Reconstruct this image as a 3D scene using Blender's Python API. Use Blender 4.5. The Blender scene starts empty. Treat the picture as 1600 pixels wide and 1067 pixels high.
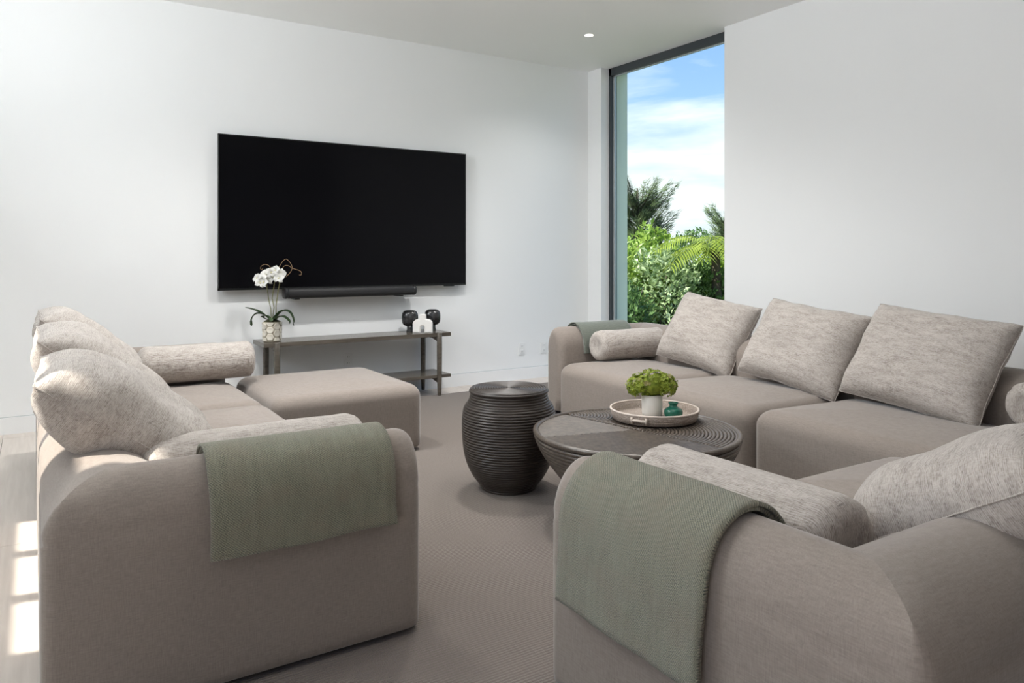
import bpy, bmesh, math, random
from mathutils import Vector, Matrix, noise
PI = math.pi
scene = bpy.context.scene
C = scene.collection

# ------------------------------------------------------------------ camera
cam_d = bpy.data.cameras.new('camera')
cam = bpy.data.objects.new('camera', cam_d); C.objects.link(cam)
cam.location = (0, 0, 1.2)
YAW = math.radians(32.7)
cam.rotation_euler = (PI/2, 0, -YAW)
cam_d.sensor_width = 36
cam_d.lens = 1167/1600*36
cam_d.shift_y = -133.5/1600
cam_d.clip_start = 0.02
scene.camera = cam

# ------------------------------------------------------------------ world: blue sky with clouds that thicken to the horizon
world = bpy.data.worlds.new('sky'); scene.world = world; world.use_nodes = True
wt = world.node_tree; wt.nodes.clear()
def wn(t): return wt.nodes.new(t)
def wl(a, b): wt.links.new(a, b)
tc = wn('ShaderNodeTexCoord'); sep = wn('ShaderNodeSeparateXYZ'); wl(tc.outputs['Generated'], sep.inputs[0])
rampb = wn('ShaderNodeValToRGB'); wl(sep.outputs['Z'], rampb.inputs[0])
e = rampb.color_ramp.elements
e[0].position = 0.0; e[0].color = (0.62, 0.76, 0.95, 1)
e[1].position = 0.45; e[1].color = (0.13, 0.30, 0.72, 1)
k = e.new(0.16); k.color = (0.40, 0.60, 0.93, 1)
mp = wn('ShaderNodeMapping'); mp.inputs['Scale'].default_value = (2.0, 2.0, 7.0); mp.inputs['Location'].default_value = (0.35, 0.9, 0.1)
wl(tc.outputs['Generated'], mp.inputs['Vector'])
nz = wn('ShaderNodeTexNoise'); nz.inputs['Scale'].default_value = 1.6; nz.inputs['Detail'].default_value = 9; nz.inputs['Roughness'].default_value = 0.58
nz.inputs['Distortion'].default_value = 0.35
wl(mp.outputs[0], nz.inputs['Vector'])
dens = wn('ShaderNodeMapRange'); dens.inputs['From Min'].default_value = 0.10; dens.inputs['From Max'].default_value = 0.30
dens.inputs['To Min'].default_value = 0.20; dens.inputs['To Max'].default_value = -0.08
wl(sep.outputs['Z'], dens.inputs['Value'])
addn = wn('ShaderNodeMath'); addn.operation = 'ADD'; wl(nz.outputs['Fac'], addn.inputs[0]); wl(dens.outputs[0], addn.inputs[1])
rampc = wn('ShaderNodeValToRGB'); wl(addn.outputs[0], rampc.inputs[0])
rampc.color_ramp.elements[0].position = 0.46; rampc.color_ramp.elements[1].position = 0.64
mixw = wn('ShaderNodeMixRGB'); wl(rampc.outputs[0], mixw.inputs[0]); wl(rampb.outputs[0], mixw.inputs[1])
mp2 = wn('ShaderNodeMapping'); mp2.inputs['Scale'].default_value = (3.5, 3.5, 16.0); mp2.inputs['Location'].default_value = (2.1, 0.4, 0.7); wl(tc.outputs['Generated'], mp2.inputs['Vector'])
nz2 = wn('ShaderNodeTexNoise'); nz2.inputs['Scale'].default_value = 1.4; nz2.inputs['Detail'].default_value = 6; wl(mp2.outputs[0], nz2.inputs['Vector'])
rampd = wn('ShaderNodeValToRGB'); wl(nz2.outputs['Fac'], rampd.inputs[0])
rampd.color_ramp.elements[0].position = 0.38; rampd.color_ramp.elements[0].color = (0.58, 0.70, 0.86, 1)
rampd.color_ramp.elements[1].position = 0.58; rampd.color_ramp.elements[1].color = (0.93, 0.95, 0.98, 1)
wl(rampd.outputs[0], mixw.inputs[2])
bg = wn('ShaderNodeBackground'); bg.inputs['Strength'].default_value = 1.2; wl(mixw.outputs[0], bg.inputs[0])
wo = wn('ShaderNodeOutputWorld'); wl(bg.outputs[0], wo.inputs[0])

# ------------------------------------------------------------------ sun, and added fill lamps by the invented left openings
def light(name, kind, loc, energy, color=(1, 1, 1), size=None, size_y=None, direction=None, spread=None):
    d = bpy.data.lights.new(name, kind); d.energy = energy; d.color = color
    if kind == 'AREA':
        d.shape = 'RECTANGLE'; d.size = size; d.size_y = size_y
        if spread: d.spread = spread
    o = bpy.data.objects.new(name, d); C.objects.link(o); o.location = loc
    if direction: o.rotation_euler = Vector(direction).to_track_quat('-Z', 'Y').to_euler()
    return o, d
SUN = Vector((0.70, -0.16, -0.80)).normalized()
so, sd = light('sun', 'SUN', (0, 0, 8), 9.0, (1.0, 0.94, 0.84), direction=SUN); sd.angle = math.radians(0.8)
XL = -1.7            # left side of the room, unseen, with invented openings
YR = -1.7            # unseen rear wall behind the camera, invented dark to limit bounce
XR, YB, ZC = 4.83, 6.07, 3.1
light('floor_bounce_fill', 'AREA', (XL+0.35, -0.4, 0.35), 22, (1.0, 0.98, 0.95), 1.6, 0.6, (0.30, 0.30, 1))  # added upward fill standing in for bounce off a sunlit floor
light('clerestory_fill', 'AREA', (XL+0.05, 3.5, 2.42), 124, (0.92, 0.965, 1.0), 1.0, 1.8, (1, -0.08, 1.1))  # added fill at the invented clerestory, tilted up to brighten the ceiling

scene.view_settings.view_transform = 'Standard'
scene.view_settings.look = 'None'
scene.view_settings.exposure = 0.2
scene.view_settings.gamma = 1.0
scene.view_settings.use_curve_mapping = False
try:
    scene.cycles.max_bounces = 10; scene.cycles.diffuse_bounces = 6
    scene.cycles.transparent_max_bounces = 12
    scene.cycles.sample_clamp_indirect = 6
except Exception: pass

# ================================================================== helpers
def tag(o, label=None, cat=None, group=None, kind=None):
    if label: o['label'] = label
    if cat: o['category'] = cat
    if group: o['group'] = group
    if kind: o['kind'] = kind
    return o
def empty(name, loc=(0, 0, 0), rz=0, label=None, cat=None, group=None, kind=None):
    o = bpy.data.objects.new(name, None); C.objects.link(o); o.location = loc; o.rotation_euler = (0, 0, rz)
    o.empty_display_size = 0.05
    return tag(o, label, cat, group, kind)
def link(name, me, m=None, parent=None, loc=None, rot=None):
    o = bpy.data.objects.new(name, me); C.objects.link(o)
    if m is not None and not me.materials: me.materials.append(m)
    if parent: o.parent = parent
    if loc is not None: o.location = loc
    if rot is not None: o.rotation_euler = rot
    return o
def mesh(name, v, f, smooth=False, uv=None):
    me = bpy.data.meshes.new(name); me.from_pydata([tuple(p) for p in v], [], f); me.update()
    if smooth: me.polygons.foreach_set('use_smooth', [True]*len(me.polygons))
    if uv:
        l = me.uv_layers.new(name='UVMap')
        for lp in me.loops: l.data[lp.index].uv = uv[lp.vertex_index]
    return me
def bm_mesh(name, bm, smooth=False):
    me = bpy.data.meshes.new(name); bm.to_mesh(me); bm.free()
    if smooth: me.polygons.foreach_set('use_smooth', [True]*len(me.polygons))
    return me
def add_box(bm, x0, x1, y0, y1, z0, z1, bevel=0):
    r = bmesh.ops.create_cube(bm, size=1)
    for v in r['verts']:
        v.co = Vector(((x0+x1)/2+v.co.x*(x1-x0), (y0+y1)/2+v.co.y*(y1-y0), (z0+z1)/2+v.co.z*(z1-z0)))
    if bevel:
        es = list({e for v in r['verts'] for e in v.link_edges})
        bmesh.ops.bevel(bm, geom=es, offset=bevel, segments=2, affect='EDGES', profile=0.6)
def box(name, m, x0, x1, y0, y1, z0, z1, parent=None, bevel=0):
    bm = bmesh.new(); add_box(bm, x0, x1, y0, y1, z0, z1, bevel)
    return link(name, bm_mesh(name, bm), m, parent)
def boxes(name, m, lst, parent=None, bevel=0):
    bm = bmesh.new()
    for b in lst: add_box(bm, *b, bevel)
    return link(name, bm_mesh(name, bm), m, parent)
def lathe(prof, n=48, cap=True):
    v, f = [], []
    for (r, z) in prof:
        for i in range(n):
            a = 2*PI*i/n; v.append((r*math.cos(a), r*math.sin(a), z))
    for j in range(len(prof)-1):
        for i in range(n):
            i2 = (i+1) % n
            f.append((j*n+i, j*n+i2, (j+1)*n+i2, (j+1)*n+i))
    if cap:
        f.append(tuple(range(n-1, -1, -1))); f.append(tuple((len(prof)-1)*n+i for i in range(n)))
    return v, f
def tube(pts, rad, n=8, closed=False, acc=None):
    """sweep of a circle; rad is a number or list"""
    v, f = acc if acc else ([], [])
    off = len(v); P = [Vector(p) for p in pts]; N = len(P)
    R = rad if isinstance(rad, (list, tuple)) else [rad]*N
    up = Vector((0.123, 0.31, 0.94)).normalized(); prev = None
    for i in range(N):
        if closed: t = (P[(i+1) % N]-P[i-1])
        else: t = P[min(i+1, N-1)]-P[max(i-1, 0)]
        t.normalize()
        a = (prev if prev else up); a = a - t*a.dot(t)
        if a.length < 1e-5: a = t.orthogonal()
        a.normalize(); prev = a; b = t.cross(a)
        for q in range(n):
            th = 2*PI*q/n; v.append(P[i]+(a*math.cos(th)+b*math.sin(th))*R[i])
    for i in range(N if closed else N-1):
        i2 = (i+1) % N
        for q in range(n):
            q2 = (q+1) % n
            f.append((off+i*n+q, off+i*n+q2, off+i2*n+q2, off+i2*n+q))
    if not closed:
        f.append(tuple(off+q for q in range(n-1, -1, -1))); f.append(tuple(off+(N-1)*n+q for q in range(n)))
    return v, f
def copy_tree(o, parent=None):
    c = o.copy(); C.objects.link(c); c.parent = parent
    for ch in list(o.children): copy_tree(ch, c)
    return c

# ================================================================== materials
class M:
    def __init__(s, name, color=(0.8, 0.8, 0.8), rough=0.6, metal=0.0, spec=0.5, sheen=0.0):
        s.m = bpy.data.materials.new(name); s.m.use_nodes = True; s.t = s.m.node_tree
        s.b = s.t.nodes['Principled BSDF']
        s.set('Base Color', (*color, 1)); s.set('Roughness', rough); s.set('Metallic', metal)
        s.set('Specular IOR Level', spec)
        if sheen: s.set('Sheen Weight', sheen); s.set('Sheen Roughness', 0.4)
    def set(s, k, v): s.b.inputs[k].default_value = v
    def n(s, t): return s.t.nodes.new(t)
    def l(s, a, b): s.t.links.new(a, b)
    def coords(s, scale=(1, 1, 1), src='Object', rot=(0, 0, 0)):
        tc = s.n('ShaderNodeTexCoord'); mp = s.n('ShaderNodeMapping'); mp.inputs['Scale'].default_value = scale
        mp.inputs['Rotation'].default_value = rot
        s.l(tc.outputs[src], mp.inputs['Vector']); return mp.outputs[0]
    def noise(s, vec, scale=1, detail=3, rough=0.55):
        n = s.n('ShaderNodeTexNoise'); n.inputs['Scale'].default_value = scale; n.inputs['Detail'].default_value = detail
        n.inputs['Roughness'].default_value = rough; s.l(vec, n.inputs['Vector']); return n.outputs['Fac']
    def wave(s, vec, scale=1, axis='X', dist=0, detail=0):
        n = s.n('ShaderNodeTexWave'); n.inputs['Scale'].default_value = scale; n.bands_direction = axis
        n.inputs['Distortion'].default_value = dist; n.inputs['Detail'].default_value = detail
        s.l(vec, n.inputs['Vector']); return n.outputs['Fac']
    def ramp(s, fac, stops):
        r = s.n('ShaderNodeValToRGB'); e = r.color_ramp.elements
        for i, (p, c) in enumerate(stops):
            if i < 2: q = e[i]; q.position = p
            else: q = e.new(p)
            q.color = (*c, 1)
        s.l(fac, r.inputs[0]); return r.outputs[0]
    def mix(s, fac, a, b, mode='MIX'):
        n = s.n('ShaderNodeMixRGB'); n.blend_type = mode
        for inp, x in ((n.inputs[0], fac), (n.inputs[1], a), (n.inputs[2], b)):
            if hasattr(x, 'links'): s.l(x, inp)
            elif isinstance(x, tuple): inp.default_value = (*x, 1)
            else: inp.default_value = x
        return n.outputs[0]
    def math(s, op, a, b):
        n = s.n('ShaderNodeMath'); n.operation = op
        for inp, x in ((n.inputs[0], a), (n.inputs[1], b)):
            if hasattr(x, 'links'): s.l(x, inp)
            else: inp.default_value = x
        return n.outputs[0]
    def color(s, out): s.l(out, s.b.inputs['Base Color']); return s
    def bump(s, h, strength=0.3, dist=0.002):
        n = s.n('ShaderNodeBump'); n.inputs['Strength'].default_value = strength; n.inputs['Distance'].default_value = dist
        s.l(h, n.inputs['Height']); s.l(n.outputs[0], s.b.inputs['Normal']); return s

def wall_mat(name, col):
    m = M(name, col, 0.75, spec=0.25); n = m.noise(m.coords((1, 1, 1)), 90, 3)
    m.bump(n, 0.06, 0.002)
    return m.m
m_wall = wall_mat('white_wall_paint', (0.86, 0.872, 0.875))
m_ceil = wall_mat('white_ceiling_paint', (0.91, 0.92, 0.905))
m_base = wall_mat('baseboard_paint', (0.84, 0.85, 0.85))
m_rear = M('bounce_damping_wood', (0.10, 0.065, 0.045), 0.6)
m_rear.color(m_rear.ramp(m_rear.noise(m_rear.coords((6, 6, 0.6)), 3, 5), [(0.3, (0.055, 0.038, 0.026)), (0.75, (0.095, 0.065, 0.045))])); m_rear = m_rear.m  # unseen wall's finish, invented and darkened to keep bounce off sofa fronts
m_gap = M('painted_gap_shade', (0.55, 0.57, 0.57), 0.9).m

m = M('pale_oak_planks', (0.6, 0.55, 0.5), 0.42, spec=0.35)
oi = m.n('ShaderNodeObjectInfo')
g = m.noise(m.coords((26, 1.4, 1)), 2.0, 5)
base = m.ramp(g, [(0.25, (0.53, 0.47, 0.42)), (0.8, (0.66, 0.60, 0.545))])
m.color(m.mix(m.math('MULTIPLY', oi.outputs['Random'], 0.25), base, (0.70, 0.64, 0.58))); m.bump(g, 0.05, 0.001)
m_plank = m.m
m_sub = M('subfloor', (0.42, 0.38, 0.34), 0.9).m

m = M('ribbed_wool_rug', (0.3, 0.26, 0.23), 0.95, spec=0.15, sheen=0.15)
w = m.wave(m.coords((1, 1, 1)), 26, 'Y', 0.6, 2)
n1 = m.noise(m.coords((1, 1, 1)), 260, 2); n2 = m.noise(m.coords((1, 2.2, 1)), 60, 3)
c = m.ramp(n1, [(0.25, (0.128, 0.107, 0.092)), (0.75, (0.235, 0.202, 0.178))])
c = m.mix(m.math('MULTIPLY', w, 0.38), c, (0.17, 0.145, 0.13))
c = m.mix(m.math('MULTIPLY', n2, 0.30), c, (0.215, 0.187, 0.166))
m.color(c); m.bump(m.math('ADD', m.math('MULTIPLY', w, -1.0), n1), 0.6, 0.004)
m_rug = m.m

def linen(name, dark, lite):
    m = M(name, lite, 0.92, spec=0.2, sheen=0.35)
    a = m.noise(m.coords((330, 330, 40)), 1, 3); b = m.noise(m.coords((40, 40, 330)), 1, 3)
    s = m.noise(m.coords((1, 1, 1)), 2.2, 3)
    mix = m.math('ADD', m.math('MULTIPLY', a, 0.5), m.math('MULTIPLY', b, 0.5))
    c = m.ramp(mix, [(0.30, dark), (0.70, lite)])
    c = m.mix(m.math('MULTIPLY', s, 0.16), c, tuple(x*0.8 for x in dark))
    m.color(c); m.bump(mix, 0.35, 0.0015)
    return m.m
m_sofa = linen('taupe_linen', (0.214, 0.181, 0.158), (0.306, 0.264, 0.234))

def heather(name, dark, mid, lite):
    m = M(name, mid, 0.95, spec=0.15, sheen=0.25)
    a = m.noise(m.coords((42, 330, 90)), 1, 4, 0.65)
    b = m.noise(m.coords((420, 60, 40)), 1, 2)
    s = m.noise(m.coords((9, 40, 20)), 1, 3)
    f = m.math('ADD', m.math('MULTIPLY', a, 0.72), m.math('MULTIPLY', b, 0.28))
    f = m.math('ADD', f, m.math('MULTIPLY', m.math('SUBTRACT', s, 0.5), 0.35))
    wv_ = m.wave(m.coords((1, 1, 0.4)), 75, 'Y', 3.0, 3)
    f = m.math('ADD', f, m.math('MULTIPLY', m.math('SUBTRACT', wv_, 0.5), 0.10))
    c = m.ramp(f, [(0.30, dark), (0.62, lite), (0.46, mid)])
    m.color(c); m.bump(f, 0.7, 0.004)
    return m.m
m_pillow = heather('heathered_oatmeal_chenille', (0.225, 0.194, 0.172), (0.395, 0.355, 0.322), (0.515, 0.476, 0.440))

m = M('green_herringbone_wool', (0.2, 0.24, 0.2), 0.95, spec=0.1, sheen=0.3)
uvv = m.coords((1, 1, 1), 'UV')
d1 = m.wave(m.coords((1, 1, 1), 'UV', (0, 0, 0.85)), 62, 'X', 0.8, 1)
d2 = m.wave(m.coords((1, 1, 1), 'UV', (0, 0, -0.6)), 95, 'X', 0.8, 1)
ns = m.noise(m.coords((60, 9, 1), 'UV'), 1, 4); ng = m.noise(m.coords((480, 480, 1), 'UV'), 1, 2, 0.7)
pat = m.noise(m.coords((9, 12, 1), 'UV'), 1, 4)
c = m.ramp(ns, [(0.30, (0.066, 0.076, 0.060)), (0.72, (0.165, 0.180, 0.146))])
fl = m.ramp(m.math('ADD', m.math('MULTIPLY', d1, 0.16), m.math('MULTIPLY', ng, 0.97)), [(0.40, (0, 0, 0)), (0.72, (1, 1, 1))])
c = m.mix(m.math('MULTIPLY', fl, 0.85), c, (0.42, 0.40, 0.30))
dk = m.ramp(ng, [(0.30, (1, 1, 1)), (0.48, (0, 0, 0))])
c = m.mix(m.math('MULTIPLY', dk, 0.88), c, (0.030, 0.042, 0.038))
pt = m.ramp(pat, [(0.45, (0, 0, 0)), (0.7, (1, 1, 1))])
c = m.mix(m.math('MULTIPLY', pt, 0.42), c, (0.25, 0.21, 0.16))
m.color(c); m.bump(m.math('ADD', m.math('MULTIPLY', d1, 0.6), m.math('ADD', m.math('MULTIPLY', d2, 0.3), m.math('MULTIPLY', ng, 1.8))), 0.7, 0.004)
m_throw = m.m
m_throw_plain = linen('sage_green_wool', (0.110, 0.125, 0.105), (0.19, 0.205, 0.175))

def wood(name, dark, lite, rough=0.4, scale=(3, 40, 40), spec=0.4):
    m = M(name, lite, rough, spec=spec); g = m.noise(m.coords(scale), 1, 5, 0.6)
    m.color(m.ramp(g, [(0.3, dark), (0.72, lite)])); m.bump(g, 0.15, 0.001); return m.m
m_rattan = wood('dark_brown_rattan', (0.018, 0.0135, 0.011), (0.054, 0.042, 0.035), 0.38, (14, 14, 260), 0.5)
m_rattan_top = wood('weathered_brown_rattan', (0.048, 0.037, 0.029), (0.135, 0.108, 0.086), 0.34, (40, 40, 40), 0.6)
m_console = wood('grey_brown_console_wood', (0.066, 0.056, 0.045), (0.130, 0.113, 0.092), 0.25, (2.5, 40, 40), 0.5)
m_tv = M('tv_glass', (0.004, 0.004, 0.005), 0.12, spec=0.10).m
m_tvf = M('tv_bezel', (0.02, 0.022, 0.022), 0.35, metal=0.6).m
m = M('soundbar_grille', (0.012, 0.012, 0.013), 0.6); m.bump(m.noise(m.coords((600, 600, 600)), 1, 1), 0.4, 0.001); m_grille = m.m
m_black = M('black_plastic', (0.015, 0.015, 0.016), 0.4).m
m = M('black_marble', (0.012, 0.012, 0.013), 0.18); q = m.noise(m.coords((1, 1, 1)), 14, 8, 0.7)
m.color(m.ramp(q, [(0.45, (0.010, 0.010, 0.011)), (0.75, (0.07, 0.07, 0.072))])); m_marble = m.m
m_whitec = M('white_matte_ceramic', (0.80, 0.79, 0.77), 0.5).m
m_potw = M('cream_glazed_ceramic', (0.70, 0.66, 0.57), 0.35).m
m_grout = M('beige_grout', (0.45, 0.40, 0.31), 0.8).m
m_vase_w = M('off_white_pot_glaze', (0.72, 0.69, 0.64), 0.55).m
m_vase_g = M('emerald_glaze', (0.012, 0.115, 0.075), 0.22).m
m = M('woven_tray_rattan', (0.5, 0.42, 0.36), 0.7, spec=0.3)
w1 = m.wave(m.coords((1, 1, 1)), 55, 'Z', 0.3); w2 = m.noise(m.coords((220, 220, 120)), 1, 2)
m.color(m.mix(m.math('MULTIPLY', w1, 0.35), m.ramp(w2, [(0.3, (0.25, 0.20, 0.165)), (0.7, (0.52, 0.44, 0.385))]), (0.2, 0.16, 0.13)))
m.bump(m.math('ADD', w1, w2), 0.6, 0.003); m_tray = m.m
m_trayrim = M('bleached_rattan_rim', (0.56, 0.48, 0.42), 0.6).m
def leafmat(name, dark, lite, rough=0.45, scale=30, trans=0.25):
    m = M(name, lite, rough, spec=0.4); n = m.noise(m.coords((1, 1, 1)), scale, 2)
    c = m.ramp(n, [(0.3, dark), (0.7, lite)]); m.color(c)
    tr = m.n('ShaderNodeBsdfTranslucent'); m.l(c, tr.inputs[0])
    mx = m.n('ShaderNodeMixShader'); mx.inputs[0].default_value = trans
    m.l(m.b.outputs[0], mx.inputs[1]); m.l(tr.outputs[0], mx.inputs[2])
    m.l(mx.outputs[0], m.t.nodes['Material Output'].inputs['Surface'])
    return m.m
m_orch_leaf = leafmat('orchid_leaf', (0.025, 0.05, 0.018), (0.055, 0.095, 0.035), 0.35, 20, 0.1)
m_orch_petal = leafmat('white_orchid_petal', (0.80, 0.80, 0.76), (0.88, 0.88, 0.85), 0.5, 30, 0.2)
m_stem = M('green_brown_stem', (0.16, 0.155, 0.06), 0.6).m
m_twig = M('curly_willow_twig', (0.30, 0.19, 0.10), 0.6).m
m_moss = M('moss', (0.05, 0.05, 0.02), 0.95).m
m_lip = M('cream_orchid_lip', (0.72, 0.68, 0.42), 0.5).m
m_hyd = leafmat('green_hydrangea_petal', (0.13, 0.19, 0.015), (0.36, 0.43, 0.045), 0.55, 45, 0.3)
m_hyd2 = leafmat('blushed_hydrangea_petal', (0.22, 0.20, 0.06), (0.40, 0.36, 0.15), 0.55, 45, 0.3)
m_frame = M('dark_bronze_window_frame', (0.055, 0.065, 0.072), 0.4, metal=0.3).m
m_gasket = M('pale_aluminium', (0.55, 0.6, 0.62), 0.4, metal=0.4).m
m_jamb = wall_mat('pale_green_render', (0.84, 0.87, 0.74))
m_plastic = M('white_plastic', (0.82, 0.83, 0.83), 0.4).m
m_slot = M('socket_slot', (0.25, 0.25, 0.25), 0.6).m
def glass(name, tint, amt=0.06):
    mt = bpy.data.materials.new(name); mt.use_nodes = True; t = mt.node_tree; t.nodes.clear()
    tr = t.nodes.new('ShaderNodeBsdfTransparent'); tr.inputs[0].default_value = (*tint, 1)
    gl = t.nodes.new('ShaderNodeBsdfGlossy'); gl.inputs['Roughness'].default_value = 0.02
    mx = t.nodes.new('ShaderNodeMixShader'); lw = t.nodes.new('ShaderNodeLayerWeight'); lw.inputs[0].default_value = 0.08
    t.links.new(lw.outputs[0], mx.inputs[0]); t.links.new(tr.outputs[0], mx.inputs[1]); t.links.new(gl.outputs[0], mx.inputs[2])
    out = t.nodes.new('ShaderNodeOutputMaterial'); t.links.new(mx.outputs[0], out.inputs[0]); return mt
m_glass = glass('clear_window_glass', (0.90, 0.95, 0.93))
m_emit = bpy.data.materials.new('warm_led'); m_emit.use_nodes = True
b = m_emit.node_tree.nodes['Principled BSDF']; b.inputs['Emission Color'].default_value = (1, 0.92, 0.78, 1); b.inputs['Emission Strength'].default_value = 6

# ================================================================== the room
def struct(o): o['kind'] = 'structure'; return o
floor = struct(box('floor', m_sub, XL-0.1, XR+0.1, YR-0.1, YB+0.1, -0.20, -0.02))
rng = random.Random(3)
PW = 0.192
cols = int((XR-XL)/PW)+1
pm = {}
for i in range(cols):
    x0 = XL+i*PW; x1 = min(x0+PW-0.0018, XR)
    y = YR - rng.uniform(0, 1.6)
    while y < YB:
        L = rng.choice((1.9, 2.2, 2.5)); y0 = max(y, YR); y1 = min(y+L-0.0018, YB)
        if y1-y0 > 0.05:
            box('floor_plank', m_plank, x0, x1, y0, y1, -0.02, 0.0, floor, 0.0012)
        y += L
struct(box('ceiling', m_ceil, XL-0.1, XR+0.34, YR-0.1, YB+0.1, ZC, ZC+0.25))
struct(box('wall_back', m_wall, XL-0.1, XR+0.34, YB, YB+0.25, -0.02, ZC))
WY0, WY1 = 4.262, 5.858          # window opening in the right wall
struct(boxes('wall_right', m_wall, [(XR, XR+0.10, YR-0.1, WY0, -0.02, ZC), (XR, XR+0.10, WY1, YB, -0.02, ZC)]))
struct(boxes('trim_1', m_jamb, [(XR+0.17, XR+0.335, WY1-0.015, YB+0.25, -0.4, ZC), (XR+0.17, XR+0.335, WY0-0.5, WY0-0.06, -0.4, ZC)]))
struct(box('wall_rear', m_rear, XL-0.1, XR+0.1, YR-0.1, YR, -0.02, ZC))
# unseen left side: door and clerestory openings, invented to shape sun patches
OP = [(-1.4, 0.7, 0.0, 2.95), (2.70, 2.96, 2.66, 3.05), (3.06, 4.45, 1.86, 2.95)]
wl_ = [(XL-0.1, XL, YR, -1.4, -0.02, ZC), (XL-0.1, XL, 0.7, 2.70, -0.02, ZC), (XL-0.1, XL, 2.96, 3.06, -0.02, ZC), (XL-0.1, XL, 4.45, YB, -0.02, ZC)]
for y0, y1, z0, z1 in OP:
    wl_.append((XL-0.1, XL, y0, y1, z1, ZC))
    if z0 > 0.1: wl_.append((XL-0.1, XL, y0, y1, -0.02, z0))
struct(boxes('wall_left', m_wall, wl_))
for k, (y0, y1, z0, z1) in enumerate(OP):
    w = empty('window_%d' % (k+2), (XL-0.05, (y0+y1)/2, z0), kind='structure')  # unseen glazing, added to fill the invented openings
    cx, cy = XL-0.05, (y0+y1)/2
    parts = [(y0, y0+0.03, z0, z1), (y1-0.03, y1, z0, z1), (y0, y1, z1-0.03, z1), (y0, y1, z0, z0+0.05)]
    for (a, b_, c_, d_) in parts:
        o = box('frame_member', m_frame, -0.03, 0.03, a-cy, b_-cy, c_-z0, d_-z0, w)
    nm = (2, 1, 3)[k]
    for q in range(1, nm):
        yy = y0+(y1-y0)*q/nm
        box('mullion', m_frame, -0.03, 0.03, yy-cy-0.035, yy-cy+0.035, 0, z1-z0, w)
# baseboards with a grey strip on top, painting the shade of a recess
struct(box('baseboard_back', m_base, XL, XR, YB-0.012, YB, 0.0, 0.110))
struct(box('trim_2', m_gap, XL, XR, YB-0.004, YB, 0.110, 0.117))
struct(box('baseboard_right', m_base, XR-0.012, XR, YR, WY0, 0.0, 0.110))

# picture window in the right wall
win = empty('window_1', (XR+0.10, (WY0+WY1)/2, 0), kind='structure')
cy = (WY0+WY1)/2; h = (WY1-WY0)/2+0.05
for (a, b_, c_, d_) in [(-h, -h+0.06, 0, ZC), (h-0.085, h, 0, ZC), (-h, h, ZC-0.075, ZC), (-h, h, 0, 0.08)]:
    box('frame_member', m_frame, 0.0, 0.075, a, b_, c_, d_, win)
box('glazing_bead', m_gasket, 0.030, 0.045, h-0.105, h-0.085, 0.08, ZC-0.075, win)
box('glazing_bead', m_gasket, 0.030, 0.045, -h+0.06, h-0.085, ZC-0.085, ZC-0.075, win)
box('pane', m_glass, 0.034, 0.042, -h+0.06, h-0.10, 0.08, ZC-0.08, win)

# recessed downlight
dl = empty('recessed_downlight', (4.03, 5.05, ZC), label='small round recessed downlight glowing in the ceiling near the window', cat='light')
v, f = lathe([(0.036, -0.001), (0.047, -0.004), (0.050, -0.001), (0.050, 0.0)], 32, False); link('trim_ring', mesh('trim_ring', v, f, True), m_plastic, dl)
v, f = lathe([(0.0365, -0.002), (0.0365, -0.0005)], 32); link('lens', mesh('lens', v, f), m_emit, dl)
lo, ld = light('downlight_lamp', 'SPOT', (4.03, 5.05, ZC-0.02), 62, (1, 0.985, 0.965), direction=(0, 0, -1)); ld.spot_size = math.radians(140); ld.spot_blend = 0.9; ld.shadow_soft_size = 0.12
lo.parent = dl; lo.location = (0, 0, -0.02)
for (x, y, lab, en) in ((2.5, 4.2, 'unseen fill downlight added before the television', 230), (0.8, 4.2, 'unseen fill downlight added over the far seat of the left sofa', 165), (3.05, 3.5, 'unseen fill downlight added over the right sofa', 55), (2.4, 2.7, 'unseen fill downlight added above the coffee table', 42), (0.8, 2.4, 'unseen fill downlight added over the near seat of the left sofa', 8), (1.75, 1.55, 'unseen fill downlight added over the right foreground sofa', 42)):
    c_ = copy_tree(dl); c_.location = (x, y, ZC); c_['label'] = lab  # copies are unseen, added to brighten seats and walls
    for ch in c_.children:
        if ch.type == 'LIGHT': ch.data = ch.data.copy(); ch.data.energy = en
    c_['group'] = dl['group'] = 'recessed ceiling downlights'

# sockets on the tv wall
def outlet(x, z, label):
    t = empty('wall_socket', (x, YB, z), label=label, cat='socket', group='white sockets low on the television wall')
    box('plate', m_plastic, -0.036, 0.036, -0.007, 0, -0.058, 0.058, t, 0.002)
    for dz in (-0.026, 0.026):
        r = box('receptacle', m_plastic, -0.018, 0.018, -0.010, -0.005, dz-0.017, dz+0.017, t, 0.002)
        for dx in (-0.007, 0.007): box('slot', m_slot, dx-0.0012, dx+0.0012, -0.0105, -0.009, dz-0.005, dz+0.007, r)
def at(u, v=None, X=None, Y=None, Z=None):
    k = (u-800)/1167; dx = math.sin(YAW)+k*math.cos(YAW); dy = math.cos(YAW)-k*math.sin(YAW)
    if v is not None: dz = (400-v)/1167
    if X is not None: t = X/dx
    elif Y is not None: t = Y/dy
    else: t = (Z-1.2)/dz
    return Vector((t*dx, t*dy, 1.2+t*dz if v is not None else 0))
for u, v_, lab in ((815, 545, 'white wall socket nearer the console, left one of the pair low on the wall'), (849, 543, 'white wall socket close to the far sofa arm, right one of the pair'), (544, 562, 'white wall socket behind the console table under the television')):
    p = at(u, v_, Y=YB); outlet(p.x, p.z, lab)

# rug
def rug():
    bm = bmesh.new(); add_box(bm, 0.16, 4.55, -0.6, 5.74, 0.0, 0.012, 0.004)
    return link('area_rug', bm_mesh('area_rug', bm), m_rug)
tag(rug(), 'large taupe ribbed wool rug under the sofas and tables', 'rug')

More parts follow.
